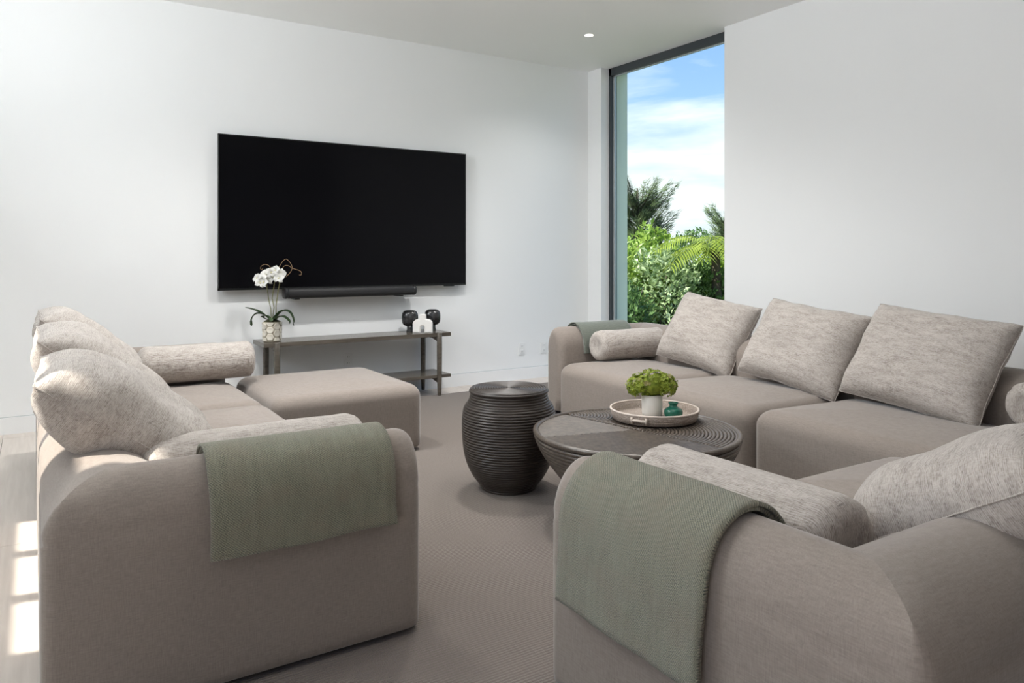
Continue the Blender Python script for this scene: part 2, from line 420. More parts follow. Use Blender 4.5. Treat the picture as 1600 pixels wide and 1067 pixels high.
# ================================================================== sofas
def loft(hx, hy, prof, rp, nseg=7, dome=None):
    """stack of rounded-rectangle rings; prof = [(inset, z)...] bottom to top; closes to a ridge"""
    def ring(ins, z):
        ax, ay = max(hx-ins, 0.002), max(hy-ins, 0.002); r = max(min(rp-ins*0.5, ax, ay), 0.0015); pts = []
        ns = 9
        corners = [(ax-r, ay-r, 0), (-(ax-r), ay-r, PI/2), (-(ax-r), -(ay-r), PI), (ax-r, -(ay-r), 1.5*PI)]
        for ci, (cx, cy, a0) in enumerate(corners):
            for q in range(nseg+1):
                a = a0+PI/2*q/nseg; pts.append((cx+r*math.cos(a), cy+r*math.sin(a)))
            nx, ny, a1 = corners[(ci+1) % 4]
            p0 = pts[-1]; p1 = (nx+r*math.cos(a1), ny+r*math.sin(a1))
            for q in range(1, ns): pts.append((p0[0]+(p1[0]-p0[0])*q/ns, p0[1]+(p1[1]-p0[1])*q/ns))
        return [(x, y, z) for x, y in pts]
    v, f = [], []
    rings = [ring(i, z) for i, z in prof]; n = len(rings[0])
    for r in rings: v += r
    if dome: v = [(x, y, z+dome(x/hx, y/hy, z)) for x, y, z in v]
    for j in range(len(rings)-1):
        for i in range(n):
            i2 = (i+1) % n; f.append((j*n+i, j*n+i2, (j+1)*n+i2, (j+1)*n+i))
    f.append(tuple(range(n-1, -1, -1))); f.append(tuple((len(rings)-1)*n+i for i in range(n)))
    return v, f
def pad_profile(H, r, hmin, z0=0.03, crown=0.02):
    p = [(0.02, z0), (0.006, z0+0.006), (0.0, z0+0.02)]
    for q in range(5): p.append((0.0, z0+0.02+(H-r-z0-0.02)*(q+1)/5))
    for q in range(1, 9):
        a = PI/2*q/8; p.append((r*(1-math.cos(a)), H-r+r*math.sin(a)))
    for q in range(1, 8):
        i = r+(hmin-r-0.003)*q/7; t = (i-r)/(hmin-r); p.append((i, H+crown*(1-(1-t)**2)))
    return p
TA, TB, ROLL = 0.22, 0.33, 0.15
def body_section(H, z0=0.03, seam=0.485, n=22):
    """(tau, z): tau 0 = outer face, 1 = inner face"""
    e_ = 0.0
    pts = [(0.05, z0), (0.012, z0+0.006), (0.0, z0+0.03)]
    for z in (0.10, 0.20, 0.30, 0.40, seam-0.03, seam-0.007): pts.append((0.0, z))
    zc = H-ROLL
    pts += [(0.016, seam)]
    for q in range(n+1):
        a = PI-PI*q/n; ca = math.cos(a)
        z = zc+ROLL*math.sin(a)
        if z < seam+0.006 and q < n/2: continue
        pts.append((0.5+0.5*(abs(ca)**1.12)*(1 if ca > 0 else -1), z))
    for z in (0.42, 0.30, 0.15, z0+0.02): pts.append((1.0, z))
    return pts
def body_part(rows, sec):
    """rows: list of functions (tau, z) -> (x, y, z); open at both ends"""
    v, f = [], []; n = len(sec)
    for fn in rows:
        for t_, z in sec: v.append(fn(t_, z))
    for j in range(len(rows)-1):
        for i in range(n): f.append((j*n+i, j*n+(i+1) % n, (j+1)*n+(i+1) % n, (j+1)*n+i))
    return v, f
def arm_rows(D, H, flip, L, rc=0.06):
    """arm along y from the front (y=0) to the mitre at the back corner; outer face at x=0"""
    rows = []
    def wrapf(fn):
        return (lambda t_, z: (L-fn(t_, z)[0], fn(t_, z)[1], fn(t_, z)[2])) if flip else fn
    def capped(ins, y):
        def fn(t_, z):
            x = TA/2+(t_-0.5)*(TA-2*ins); zz = z-ins*max(0, z-0.06)/H
            return (x, y, zz)
        return fn
    rows.append(wrapf(lambda t_, z: (TA/2, 0.0, 0.3)))
    rows.append(wrapf(capped(rc+0.015, 0.0)))
    for q in range(8, -1, -1):
        a = PI/2*q/8; rows.append(wrapf(capped(rc*(1-math.cos(a)), rc-rc*math.sin(a))))
    ym = lambda t_: D-t_*TB
    ro = 0.04
    def mid(k):
        def fn(t_, z):
            y1 = min(ym(t_), D-ro) if t_*TA < ro else ym(t_)
            return (t_*TA, rc+(y1-rc)*k, z)
        return fn
    for q in range(1, 9): rows.append(wrapf(mid(q/8)))
    def cor(phi):
        def fn(t_, z):
            o = t_*TA
            if o < ro and t_*TB < ro:
                c = math.cos(phi); s_ = math.sin(phi)
                return (ro-(ro-o)*c, D-ro+(ro-t_*TB)*s_, z)
            return (o, ym(t_), z)
        return fn
    for q in range(1, 5): rows.append(wrapf(cor(PI/4*q/4)))
    return rows
def back_rows(D, L, open_end=False):
    ro = 0.04; rows = []
    def cor(phi, right):
        def fn(t_, z):
            o = t_*TA
            if o < ro and t_*TB < ro: p = (ro-(ro-o)*math.cos(phi), D-ro+(ro-t_*TB)*math.sin(phi), z)
            else: p = (o, D-t_*TB, z)
            return (L-p[0], p[1], p[2]) if right else p
        return fn
    if open_end:
        rows.append(lambda t_, z: (0.0, D-TB/2, 0.3))
        rows.append(lambda t_, z: (0.0, D-TB/2-(t_-0.5)*(TB-0.10), z-0.05*max(0, z-0.06)/0.6))
        for q in range(5, -1, -1):
            i_ = 0.04*(1-math.cos(PI/2*q/5)); x_ = 0.04-0.04*math.sin(PI/2*q/5)
            rows.append(lambda t_, z, i_=i_, x_=x_: (x_, D-TB/2-(t_-0.5)*(TB-2*i_), z-i_*max(0, z-0.06)/0.6))
    else:
        for q in range(5): rows.append(cor(PI/4+PI/4*q/4, False))
    def mid(k):
        def fn(t_, z):
            x0 = max(t_*TA, 0.04); x1 = L-x0; x0 = 0.04 if open_end else x0
            return (x0+(x1-x0)*k, D-t_*TB, z)
        return fn
    for q in range(1, 20): rows.append(mid(q/20))
    for q in range(4, -1, -1): rows.append(cor(PI/4+PI/4*q/4, True))
    return rows
def fix(me):
    bm = bmesh.new(); bm.from_mesh(me); bmesh.ops.recalc_face_normals(bm, faces=bm.faces); bm.to_mesh(me); bm.free()
    me.polygons.foreach_set('use_smooth', [True]*len(me.polygons)); return me
T = TA
def make_sofa(label, group, loc, rz, widths, D=1.03, H=0.64, seat=0.415, seat_front=-0.03, open_end=False):
    """local: x along the length, front at y=0 looking to -y, back at y=D"""
    root = empty('modular_sofa', loc, rz, label, 'sofa', group)
    L = (1 if open_end else 2)*T+sum(widths); sec = body_section(H)
    armed = not open_end
    for nm, rows in (('arm', arm_rows(D, H, False, L)), ('backrest', back_rows(D, L, open_end)), ('arm', arm_rows(D, H, True, L))):
        if open_end and nm == 'arm' and rows is not None and not armed: armed = True; continue
        v, f = body_part(rows, sec)
        link(nm, fix(mesh(nm, v, f, True)), m_sofa, root)
    x = 0.0 if open_end else T
    for i, w in enumerate(widths):
        hx, hy = w/2-0.004, (D-TB+0.05-seat_front)/2
        nrm = random.Random(i+len(label))
        v, f = loft(hx, hy, pad_profile(seat, 0.085, min(hx, hy), 0.03, 0.022), 0.07)
        v = [(a, b, c+0.006*noise.noise(Vector((a*3+i*7, b*3, c*3)))*(1 if c > 0.25 else 0)) for a, b, c in v]
        link('seat', fix(mesh('seat', v, f, True)), m_sofa, root, (x+w/2, seat_front+hy, 0))
        x += w
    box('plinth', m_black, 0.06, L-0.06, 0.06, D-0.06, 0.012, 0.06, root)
    return root
GS = 'taupe linen sofas around the coffee table'
make_sofa('taupe sofa on the left beside the sunlit floor, green throw over its near arm', GS, (1.046, 2.14, 0), PI/2, (0.88, 0.88, 0.88))
make_sofa('long taupe sofa along the right wall under the window', GS, (3.30, 4.67, 0), -PI/2-math.radians(4.3), (0.94, 0.94, 1.48), H=0.665)
make_sofa('taupe sofa in the right foreground seen from behind, green throw on its arm', GS, (2.94, 1.70, 0), PI, (0.76, 0.76), H=0.64, D=1.06, open_end=True)

# ottoman
ot = empty('ottoman', (1.565, 4.62, 0), 0, 'square taupe upholstered ottoman pushed against the left sofa', 'ottoman')
v, f = loft(0.455, 0.475, pad_profile(0.415, 0.075, 0.455, 0.03, 0.025), 0.07)
link('cushion', fix(mesh('cushion', v, f, True)), m_sofa, ot)
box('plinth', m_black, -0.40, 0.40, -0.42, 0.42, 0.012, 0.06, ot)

# ================================================================== pillows and bolsters
def pillow_mesh(w, h, t, seed, nu=30, nv=26):
    v, f = [], []; idx = {}
    def vert(i, j, s):
        edge = i in (0, nu) or j in (0, nv)
        key = (i, j, 0 if edge else s)
        if key in idx: return idx[key]
        a = -1+2*i/nu; b = -1+2*j/nv
        a = math.sin(a*PI/2)*0.35+a*0.65; b = math.sin(b*PI/2)*0.35+b*0.65
        x = a*w/2*(1-0.055*(1-b*b)*a*a); y = b*h/2*(1-0.06*(1-a*a)*b*b)
        cr = 1-0.022*(a*a*b*b)**3; x *= cr; y *= cr
        th = (max(0, 1-a**4)**0.60)*(max(0, 1-b**4)**0.60)
        z = s*t/2*th
        k = noise.noise(Vector((a*1.6+seed*3.1, b*1.6, s*2.0)))*0.030
        wr = (noise.noise(Vector((a*7+seed, b*7+seed, s*5)))*0.007+noise.noise(Vector((a*3+seed*2, b*13+seed, s*5)))*0.006*abs(a)**3)*(abs(a)**2+abs(b)**2)
        z += (k*th+wr*(th**0.3 if not edge else 0.6))*(1 if not edge else 0.5)
        x += noise.noise(Vector((b*3, seed, 4)))*0.008; y += noise.noise(Vector((a*3, seed, 9)))*0.008
        idx[key] = len(v); v.append((x, y, z)); return idx[key]
    for s in (1, -1):
        for i in range(nu):
            for j in range(nv):
                q = (vert(i, j, s), vert(i+1, j, s), vert(i+1, j+1, s), vert(i, j+1, s))
                f.append(q if s == 1 else q[::-1])
    border = [vert(i, 0, 1) for i in range(nu)]+[vert(nu, j, 1) for j in range(nv)]+[vert(i, nv, 1) for i in range(nu, 0, -1)]+[vert(0, j, 1) for j in range(nv, 0, -1)]
    return v, f, [v[i] for i in border]
def pillow(label, group, bottom, xdir, face, lean, w=0.70, h=0.54, t=0.22, seed=0, roll=0.0):
    """bottom: world point of bottom edge centre; xdir: 2d width direction; face: 2d horizontal facing; lean back from vertical (deg)"""
    X = Vector((*xdir, 0)).normalized(); F = Vector((*face, 0)).normalized(); F = (F-X*F.dot(X)).normalized()
    L = math.radians(lean); Y = Vector((0, 0, 1))*math.cos(L)-F*math.sin(L); Z = X.cross(Y)
    rm = Matrix((X, Y, Z)).transposed() @ Matrix.Rotation(math.radians(roll), 3, 'Z')
    v, f, br = pillow_mesh(w, h, t, seed)
    root = empty('throw_pillow', (0, 0, 0), 0, label, 'pillow', group)
    c = Vector(bottom)+Y*(h/2)
    root.matrix_world = Matrix.Translation(c) @ rm.to_4x4()
    link('cover', fix(mesh('cover', v, f, True)), m_pillow, root)
    tv, tf = tube(br, 0.0022, 6, True); link('seam_piping', mesh('seam_piping', tv, tf, True), m_pillow, root)
    return root
def bolster(label, group, a, b, r=0.118, seed=0):
    a, b = Vector(a), Vector(b); d = (b-a); L = d.length; X = d.normalized(); Zu = Vector((0, 0, 1)); Y = Zu.cross(X).normalized(); Z = X.cross(Y)
    root = empty('bolster_cushion', (0, 0, 0), 0, label, 'bolster', group)
    root.matrix_world = Matrix.Translation((a+b)/2) @ Matrix((X, Y, Z)).transposed().to_4x4()
    prof = [(-L/2+0.012, 0.004), (-L/2+0.004, r*0.45)]
    rc = r*0.42
    for q in range(8):
        an = PI/2*q/7; prof.append((-L/2+rc-rc*math.cos(an), r-rc+rc*math.sin(an)))
    for q in range(1, 12): prof.append((-L/2+rc+(L-2*rc)*q/12, r))
    prof += [(-x, rr) for x, rr in reversed(prof[:10])]
    v, f = [], []; n = 40
    for x, rr in prof:
        for i in range(n):
            an = 2*PI*i/n; ga = 1.0
            if abs(x) > L/2-rc*1.3: ga = 1+0.020*math.sin(an*11+seed)+0.012*math.sin(an*17)
            w = 1+0.035*noise.noise(Vector((x*4+seed*5, math.cos(an), math.sin(an))))
            y, z = rr*w*ga*math.cos(an), rr*w*ga*math.sin(an)
            z = z*0.97
            if z < -r*0.86: z = -r*0.86-(abs(z)-r*0.86)*0.35
            v.append((x, y*1.04, z))
    for j in range(len(prof)-1):
        for i in range(n):
            i2 = (i+1) % n; f.append((j*n+i, j*n+i2, (j+1)*n+i2, (j+1)*n+i))
    f.append(tuple(range(n-1, -1, -1))); f.append(tuple((len(prof)-1)*n+i for i in range(n)))
    link('cover', fix(mesh('cover', v, f, True)), m_pillow, root)
    for s in (-1, 1):
        pts = [(s*(L/2-rc*0.45), (r-rc*0.24)*1.04*math.cos(2*PI*q/40), (r-rc*0.24)*0.97*math.sin(2*PI*q/40)) for q in range(40)]
        tv, tf = tube(pts, 0.003, 5, True); link('end_seam', mesh('end_seam', tv, tf, True), m_pillow, root)
    return root
GP = 'heathered oatmeal back pillows'
# left sofa (faces +X)
ZS = 0.44
pillow('oatmeal pillow on the left sofa, nearest the camera, with a sunlit corner', GP, (0.525, 2.77, ZS+0.03), (0.03, 1), (1, 0), 54, 0.74, 0.64, 0.27, 1)
pillow('oatmeal pillow in the middle of the three on the left sofa', GP, (0.50, 3.64, ZS+0.035), (0, 1), (1, 0), 50, 0.74, 0.64, 0.26, 2)
pillow('oatmeal pillow on the left sofa, farthest from the camera beside the far bolster', GP, (0.49, 4.46, ZS+0.035), (0, 1), (1, 0), 47, 0.74, 0.64, 0.26, 3)
# right sofa (faces -X)
pillow('oatmeal pillow on the right sofa in front of the window', GP, (3.84, 3.66, ZS-0.01), (0.05, -1), (-1, 0), 30, 0.71, 0.54, 0.235, 4, -8)
pillow('oatmeal pillow in the middle of the right sofa', GP, (3.73, 2.83, ZS-0.01), (-0.07, -1), (-1, 0), 30, 0.77, 0.54, 0.235, 5, -6)
pillow('largest oatmeal pillow on the right sofa, farthest from the window', GP, (3.65, 2.07, ZS-0.01), (-0.10, -1), (-1, 0), 31, 0.79, 0.56, 0.235, 6, -5)
# near sofa (faces +Y)
pillow('big oatmeal pillow leaning on the back of the right foreground sofa', GP, (2.06, 1.16, ZS-0.005), (-1, 0.03), (0, 1), 58, 0.80, 0.57, 0.31, 7, 4)
GB = 'heathered bolsters inside the sofa arms'
bolster('oatmeal bolster behind the near arm of the left sofa, partly hidden by the throw', GB, (0.27, 2.475, ZS+0.105), (0.96, 2.475, ZS+0.105), 0.114, 1)
bolster('oatmeal bolster against the far arm of the left sofa beside the console', GB, (0.52, 4.86, ZS+0.11), (1.17, 4.86, ZS+0.11), 0.118, 2)
bolster('oatmeal bolster on the right sofa beside the window and sage throw', GB, (3.47, 4.27, ZS+0.10), (4.08, 4.22, ZS+0.10), 0.115, 3)
bolster('oatmeal bolster at the right edge of the picture, only its round end showing', GB, (3.67, 1.53, ZS+0.095), (4.06, 1.50, ZS+0.095), 0.112, 4)
bolster('oatmeal bolster inside the arm of the right foreground sofa beside the green throw', GB, (1.535, 1.62, ZS+0.105), (1.535, 0.99, ZS+0.105), 0.114, 5)

# ================================================================== throws over the sofa arms
def throw(label, origin, rz, outer_z, inner_z, y0, y1, H, mat, group, skew=0.0, seed=0, Tn=T, thick=0.012):
    """local frame: arm centre line along y (y0..y1), outside of the arm at -x"""
    root = empty('throw_blanket', origin, rz, label, 'blanket', group)
    def layer(name, off, zo, zi, ya, yb, sk):
        r = Tn/2; zc = H-ROLL; path = []
        L0 = zc-zo
        for q in range(15): path.append((-(r+off)-0.006*(1-q/14), zo+L0*q/14))
        for q in range(1, 20):
            a = PI-PI*q/20; path.append(((r+off)*math.cos(a), zc+(ROLL+off)*math.sin(a)))
        for q in range(10): path.append((r+off, zc-(zc-zi)*q/9))
        d = [0]
        for i in range(1, len(path)): d.append(d[-1]+math.hypot(path[i][0]-path[i-1][0], path[i][1]-path[i-1][1]))
        n = 26; v, f, uv = [], [], []
        for i, (x, z) in enumerate(path):
            out = 1 if x < 0 else -1
            for j in range(n+1):
                t = j/n; hang = max(0, 1-d[i]/0.35)
                y = ya+(yb-ya)*t+sk*(d[i]-0.30)+0.006*noise.noise(Vector((d[i]*6, seed, t)))
                wv = 0.007*(1+noise.noise(Vector((t*3.2+seed*3, d[i]*2.0, off*30))))*(0.3+hang)
                z2 = z+0.010*noise.noise(Vector((t*3+seed, 2.0, 0)))*hang
                nx, nz = (-1, 0) if i < 15 else ((1, 0) if i > 33 else ((x/(r+off)), max(0, (z-zc)/(r+off))))
                v.append((x+nx*wv, y, z2+nz*wv)); uv.append((y, d[i]))
        for i in range(len(path)-1):
            for j in range(n): f.append((i*(n+1)+j, (i+1)*(n+1)+j, (i+1)*(n+1)+j+1, i*(n+1)+j+1))
        o = link(name, mesh(name, v, f, True, uv), mat, root)
        s = o.modifiers.new('thickness', 'SOLIDIFY'); s.thickness = thick*0.75; s.offset = 1.0
        return o
    layer('under_fold', 0.004, outer_z+0.010, inner_z+0.02, y0+0.006, y1-0.006, skew)
    layer('upper_fold', 0.004+thick, outer_z, inner_z, y0, y1, skew)
    return root
GT = 'green throws over the sofa arms'
# left sofa near arm: centre line along X at Y=2.14+T/2
throw('green woven throw over the near arm of the left sofa', (0, 2.14+T/2, 0), PI/2, 0.385, 0.44, -0.935, -0.40, 0.64, m_throw, GT, 0.0, 1)
# near right sofa arm: centre line along Y at X = 2.98-(2T+1.34)+T/2 = 1.31
throw('green woven throw hanging over the arm of the right foreground sofa', (1.20+T/2, 0, 0), 0, 0.29, 0.44, 1.085, 1.59, 0.64, m_throw, GT, -0.05, 5)
# far arm of right sofa: outside looks to +Y
throw('plain sage green throw over the far sofa arm beside the window', (3.33, 4.67-T/2-0.004, 0), -PI/2-math.radians(4.3), 0.50, 0.47, 0.15, 0.62, 0.665, m_throw_plain, GT, 0.03, 9)

# ================================================================== television, soundbar, console
TVY = 5.985
p0 = at(341, 208, Y=TVY); p1 = at(728, 445, Y=TVY)
tv = empty('television', ((p0.x+p1.x)/2, YB, (p0.z+p1.z)/2), 0, 'large black flat screen television mounted on the white wall', 'television')
w2, h2 = (p1.x-p0.x)/2, (p0.z-p1.z)/2; yf = TVY-YB
boxes('bezel', m_tvf, [(-w2, w2, yf, yf+0.03, h2-0.008, h2), (-w2, w2, yf, yf+0.03, -h2, -h2+0.016), (-w2, -w2+0.008, yf, yf+0.03, -h2, h2), (w2-0.008, w2, yf, yf+0.03, -h2, h2)], tv)
box('screen', m_tv, -w2+0.007, w2-0.007, yf+0.002, yf+0.02, -h2+0.015, h2-0.007, tv)
box('back_housing', m_black, -w2+0.05, w2-0.05, yf+0.02, -0.02, -h2+0.05, h2-0.05, tv)
box('wall_mount', m_black, -0.3, 0.3, -0.03, 0.0, -0.25, 0.25, tv)
box('sensor_tab', m_black, w2-0.22, w2-0.12, yf, yf+0.02, -h2-0.010, -h2, tv, 0.003)

sb = empty('soundbar', (2.232, 5.93, 0.905), 0, 'long black soundbar mounted on the wall below the television', 'speaker')
def stadium_bar(L, ry, rz, n=28):
    v, f = [], []
    prof = [(-L/2, 0.80), (-L/2+0.004, 0.95), (-L/2+0.012, 1.0), (L/2-0.012, 1.0), (L/2-0.004, 0.95), (L/2, 0.80)]
    for x, s in prof:
        for i in range(n):
            a = 2*PI*i/n; ca, sa = math.cos(a), math.sin(a)
            q = (abs(ca)**3+abs(sa)**3)**(-1/3)
            v.append((x, ry*s*ca*q, rz*s*sa*q))
    for j in range(len(prof)-1):
        for i in range(n): f.append((j*n+i, j*n+(i+1) % n, (j+1)*n+(i+1) % n, (j+1)*n+i))
    f.append(tuple(range(n-1, -1, -1))); f.append(tuple((len(prof)-1)*n+i for i in range(n)))
    return v, f
v, f = stadium_bar(1.09, 0.052, 0.042); link('grille', fix(mesh('grille', v, f, True)), m_grille, sb)
for s in (-1, 1):
    v, f = stadium_bar(0.03, 0.053, 0.043); link('end_cap', fix(mesh('end_cap', v, f, True)), m_black, sb, (s*0.552, 0, 0))
    box('wall_bracket', m_black, s*0.45-0.02, s*0.45+0.02, 0.02, 0.14, -0.052, -0.030, sb)

box('light_block_strip', m_black, -0.52, 0.52, 0.053, 0.078, -0.040, 0.022, sb)  # added black strip stopping light leaking between soundbar and television
cs = empty('console_table', (2.245, 5.865, 0), 0, 'low grey-brown wooden console table with a lower shelf under the television', 'console table')
box('tabletop', m_console, -0.79, 0.79, -0.165, 0.165, 0.512, 0.545, cs, 0.003)
box('lower_shelf', m_console, -0.79, 0.79, -0.165, 0.165, 0.160, 0.187, cs, 0.003)
for sx, x in ((-1, -0.693), (1, 0.677)):
    for sy in (-1, 1):
        v, f = lathe([(0.014, 0.012), (0.016, 0.02), (0.021, 0.15), (0.023, 0.40), (0.022, 0.541), (0.019, 0.547)], 16)
        yy = -0.168 if sy < 0 else 0.150
        link('leg', mesh('leg', v, f, True), m_console, cs, (x, yy, 0))
    for z in (0.512, 0.160):
        bm = bmesh.new()
        vs = [bm.verts.new((x+dx, y, zz)) for dx in (-0.012, 0.012) for (y, zz) in ((-0.155, z), (-0.155, z-0.042), (-0.05, z-0.020), (0.04, z-0.020), (0.14, z-0.042), (0.14, z))]
        bm.faces.new(vs[:6]); bm.faces.new(vs[6:][::-1])
        for i in range(6): bm.faces.new((vs[i], vs[(i+1) % 6], vs[6+(i+1) % 6], vs[6+i]))
        bmesh.ops.recalc_face_normals(bm, faces=bm.faces)
        link('cross_brace', bm_mesh('cross_brace', bm), m_console, cs)

# sculptural objects on the console
ZT = 0.5455
def superell(rx, ry, rz, e=3.0, n=36, mrows=22):
    v, f = [], []
    for j in range(mrows+1):
        ph = -PI/2+PI*j/mrows
        for i in range(n):
            th = 2*PI*i/n
            d = Vector((math.cos(ph)*math.cos(th), math.cos(ph)*math.sin(th), math.sin(ph)))
            k = (abs(d.x)**e+abs(d.y)**2+abs(d.z)**e)
            k = k**(-1/2.6); v.append((d.x*k*rx, d.y*k*ry, d.z*k*rz))
    for j in range(mrows):
        for i in range(n): f.append((j*n+i, j*n+(i+1) % n, (j+1)*n+(i+1) % n, (j+1)*n+i))
    return v, f
def black_vase(x, y, rz, label):
    t = empty('sculptural_vase', (x, y, ZT), rz, label, 'vase', 'black rounded sculptures on the console')
    v, f = superell(0.070, 0.045, 0.070); link('rounded_head', fix(mesh('rounded_head', v, f, True)), m_marble, t, (0, 0, 0.118))
    v, f = lathe([(0.030, 0), (0.031, 0.004), (0.027, 0.03), (0.027, 0.06)], 24); link('foot', mesh('foot', v, f, True), m_marble, t)
black_vase(2.748, 5.915, -0.55, 'glossy black rounded vase left of the white vase on the console')
black_vase(2.965, 5.915, -0.55, 'glossy black rounded vase right of the white vase at the console end')
wv = empty('arched_vase', (2.81, 5.79, ZT), -0.57, 'white matte arched vase with a narrow neck between the two black ones', 'vase')
def arch_poly():
    P = [(-0.083, 0), (-0.083, 0.075)]
    for q in range(1, 9):
        a = PI-PI/2*q/8; P.append((-0.083+0.045+0.045*math.cos(a), 0.075+0.040*math.sin(a)))
    P += [(-0.029, 0.117), (-0.027, 0.155), (0.027, 0.155), (0.029, 0.117)]
    for q in range(0, 9):
        a = PI/2-PI/2*q/8; P.append((0.083-0.045+0.045*math.cos(a), 0.075+0.040*math.sin(a)))
    P += [(0.083, 0), (0.016, 0), (0.016, 0.045)]
    for q in range(1, 6):
        a = PI*q/6; P.append((0.016*math.cos(a), 0.045+0.016*math.sin(a)))
    P += [(-0.016, 0.045), (-0.016, 0)]
    return P
bm = bmesh.new(); P = arch_poly(); fr = [bm.verts.new((x, -0.03, z)) for x, z in P]; bk_ = [bm.verts.new((x, 0.03, z)) for x, z in P]
bm.faces.new(fr); bm.faces.new(bk_[::-1])
for i in range(len(P)): bm.faces.new((fr[i], bk_[i], bk_[(i+1) % len(P)], fr[(i+1) % len(P)]))
bmesh.ops.recalc_face_normals(bm, faces=bm.faces)
es = [e_ for e_ in bm.edges if abs(e_.verts[0].co.y-e_.verts[1].co.y) < 1e-6]
bmesh.ops.bevel(bm, geom=es, offset=0.007, segments=3, affect='EDGES')
link('arched_body', bm_mesh('arched_body', bm), m_whitec, wv)
v, f = lathe([(0.017, 0.150), (0.020, 0.1585), (0.026, 0.1575), (0.027, 0.150)], 24); link('neck_rim', mesh('neck_rim', v, f, True), m_whitec, wv)

# orchid
oc = empty('potted_orchid', (1.548, 5.82, ZT), -YAW, 'white orchid with curly twigs in a hexagon-patterned cream pot on the console', 'orchid')
v, f = lathe([(0.060, 0.0), (0.063, 0.004), (0.067, 0.15), (0.061, 0.152), (0.059, 0.138)], 40); link('pot', mesh('pot', v, f, True), m_grout, oc)
HR = 0.0335
def hex_piece(poly):
    n = len(poly); cxx = sum(p[0] for p in poly)/n; czz = sum(p[1] for p in poly)/n; v = []
    for s, d in ((1.0, 0.0), (1.0, -0.004), (0.86, -0.0055), (0.60, -0.003)):
        for (x, z) in poly: v.append((cxx+(x-cxx)*s, d, czz+(z-czz)*s))
    f = []
    for j in range(3):
        for i in range(n): f.append((j*n+i, j*n+(i+1) % n, (j+1)*n+(i+1) % n, (j+1)*n+i))
    f.append(tuple(3*n+i for i in range(n)))
    return fix(mesh('hexagon_tile', v, f))
hp = [(HR*0.93*math.cos(PI/3*i), HR*0.93*math.sin(PI/3*i)) for i in range(6)]
hp = [(x*0.97, z*0.92) for x, z in hp]
me_hex = hex_piece(hp); lo_h = hex_piece([(x, z) for x, z in hp if z > -0.001]); up_h = hex_piece([(x, z) for x, z in hp if z < 0.001])
for me_ in (me_hex, lo_h, up_h):
    me_.materials.append(m_potw)
for cidx in range(8):
    a = -PI/2+0.08+2*PI*cidx/8; zs = [(0.0385, me_hex), (0.0385+0.0525, me_hex), (0.148, up_h)] if cidx % 2 == 0 else [(0.008, lo_h), (0.065, me_hex), (0.1175, me_hex)]
    for z, me_ in zs:
        rr = 0.0625+0.004*z/0.15
        link('hexagon_tile', me_, None, oc, (rr*math.cos(a), rr*math.sin(a), z), (0, 0, a+PI/2))
v, f = superell(0.066, 0.066, 0.028, 2.0, 24, 12)
v = [(x, y, z+0.006*noise.noise(Vector((x*60, y*60, z*60)))) for x, y, z in v]; link('moss', mesh('moss', v, f, True), m_moss, oc, (0, 0, 0.142))
def strap_leaf(pts, w):
    P = [Vector(p) for p in pts]; n = 14; fine = []
    for i in range(n+1):
        t = i/n*(len(P)-1); k = min(int(t), len(P)-2); u_ = t-k
        p_1 = P[max(k-1, 0)]; p0_ = P[k]; p1_ = P[k+1]; p2_ = P[min(k+2, len(P)-1)]
        fine.append(0.5*((2*p0_)+(p1_-p_1)*u_+(2*p_1-5*p0_+4*p1_-p2_)*u_*u_+(-p_1+3*p0_-3*p1_+p2_)*u_**3))
    v, f = [], []
    for i, p in enumerate(fine):
        t = i/n; ww = w*(math.sin(PI*min(1, 0.12+t*0.88))**0.6)*(1-0.15*t)
        d = (fine[min(i+1, n)]-fine[max(i-1, 0)]).normalized(); s = d.cross(Vector((0, 0, 1)))
        if s.length < 0.05: s = Vector((0, 1, 0))
        s.normalize(); up_ = s.cross(d)
        for q, c_ in ((-1, 0.35), (0, 0), (1, 0.35)): v.append(p+s*q*ww/2+up_*c_*ww/2)
    for i in range(n):
        for q in range(2): f.append((i*3+q, i*3+q+1, (i+1)*3+q+1, (i+1)*3+q))
    return v, f
for pts, w in (([(0, 0, 0.15), (-0.06, -0.03, 0.21), (-0.13, -0.04, 0.245), (-0.19, -0.05, 0.265)], 0.06),
               ([(0, 0, 0.15), (-0.05, -0.02, 0.20), (-0.10, -0.04, 0.215), (-0.135, -0.05, 0.185), (-0.14, -0.055, 0.12)], 0.06),
               ([(0, 0, 0.15), (0.04, -0.02, 0.19), (0.09, -0.03, 0.235), (0.14, -0.03, 0.225), (0.17, -0.03, 0.17), (0.175, -0.03, 0.12)], 0.062),
               ([(0, 0, 0.15), (0.05, -0.05, 0.18), (0.10, -0.07, 0.195), (0.15, -0.08, 0.165), (0.16, -0.08, 0.14)], 0.058),
               ([(0, 0.02, 0.15), (-0.05, 0.03, 0.19), (-0.09, 0.05, 0.18), (-0.03, 0.08, 0.15)], 0.04),
               ([(0, 0, 0.15), (0.01, -0.05, 0.18), (0.02, -0.08, 0.16)], 0.045)):
    v, f = strap_leaf(pts, w); o = link('leaf', mesh('leaf', v, f, True), m_orch_leaf, oc)
    s_ = o.modifiers.new('thickness', 'SOLIDIFY'); s_.thickness = 0.002
for pts in ([(-0.005, 0, 0.15), (-0.01, 0, 0.25), (-0.03, 0.01, 0.32), (-0.04, 0, 0.42), (-0.05, 0, 0.50)],
            [(0.0, 0, 0.15), (0.015, 0, 0.26), (0, 0, 0.33), (0.015, 0.01, 0.45), (0.02, 0, 0.54)],
            [(0.03, 0, 0.15), (0.03, 0, 0.27), (0.045, 0, 0.38), (0.06, 0, 0.46), (0.068, 0, 0.52)]):
    v, f = tube(pts, 0.0035, 6); link('flower_stem', mesh('flower_stem', v, f, True), m_stem, oc)
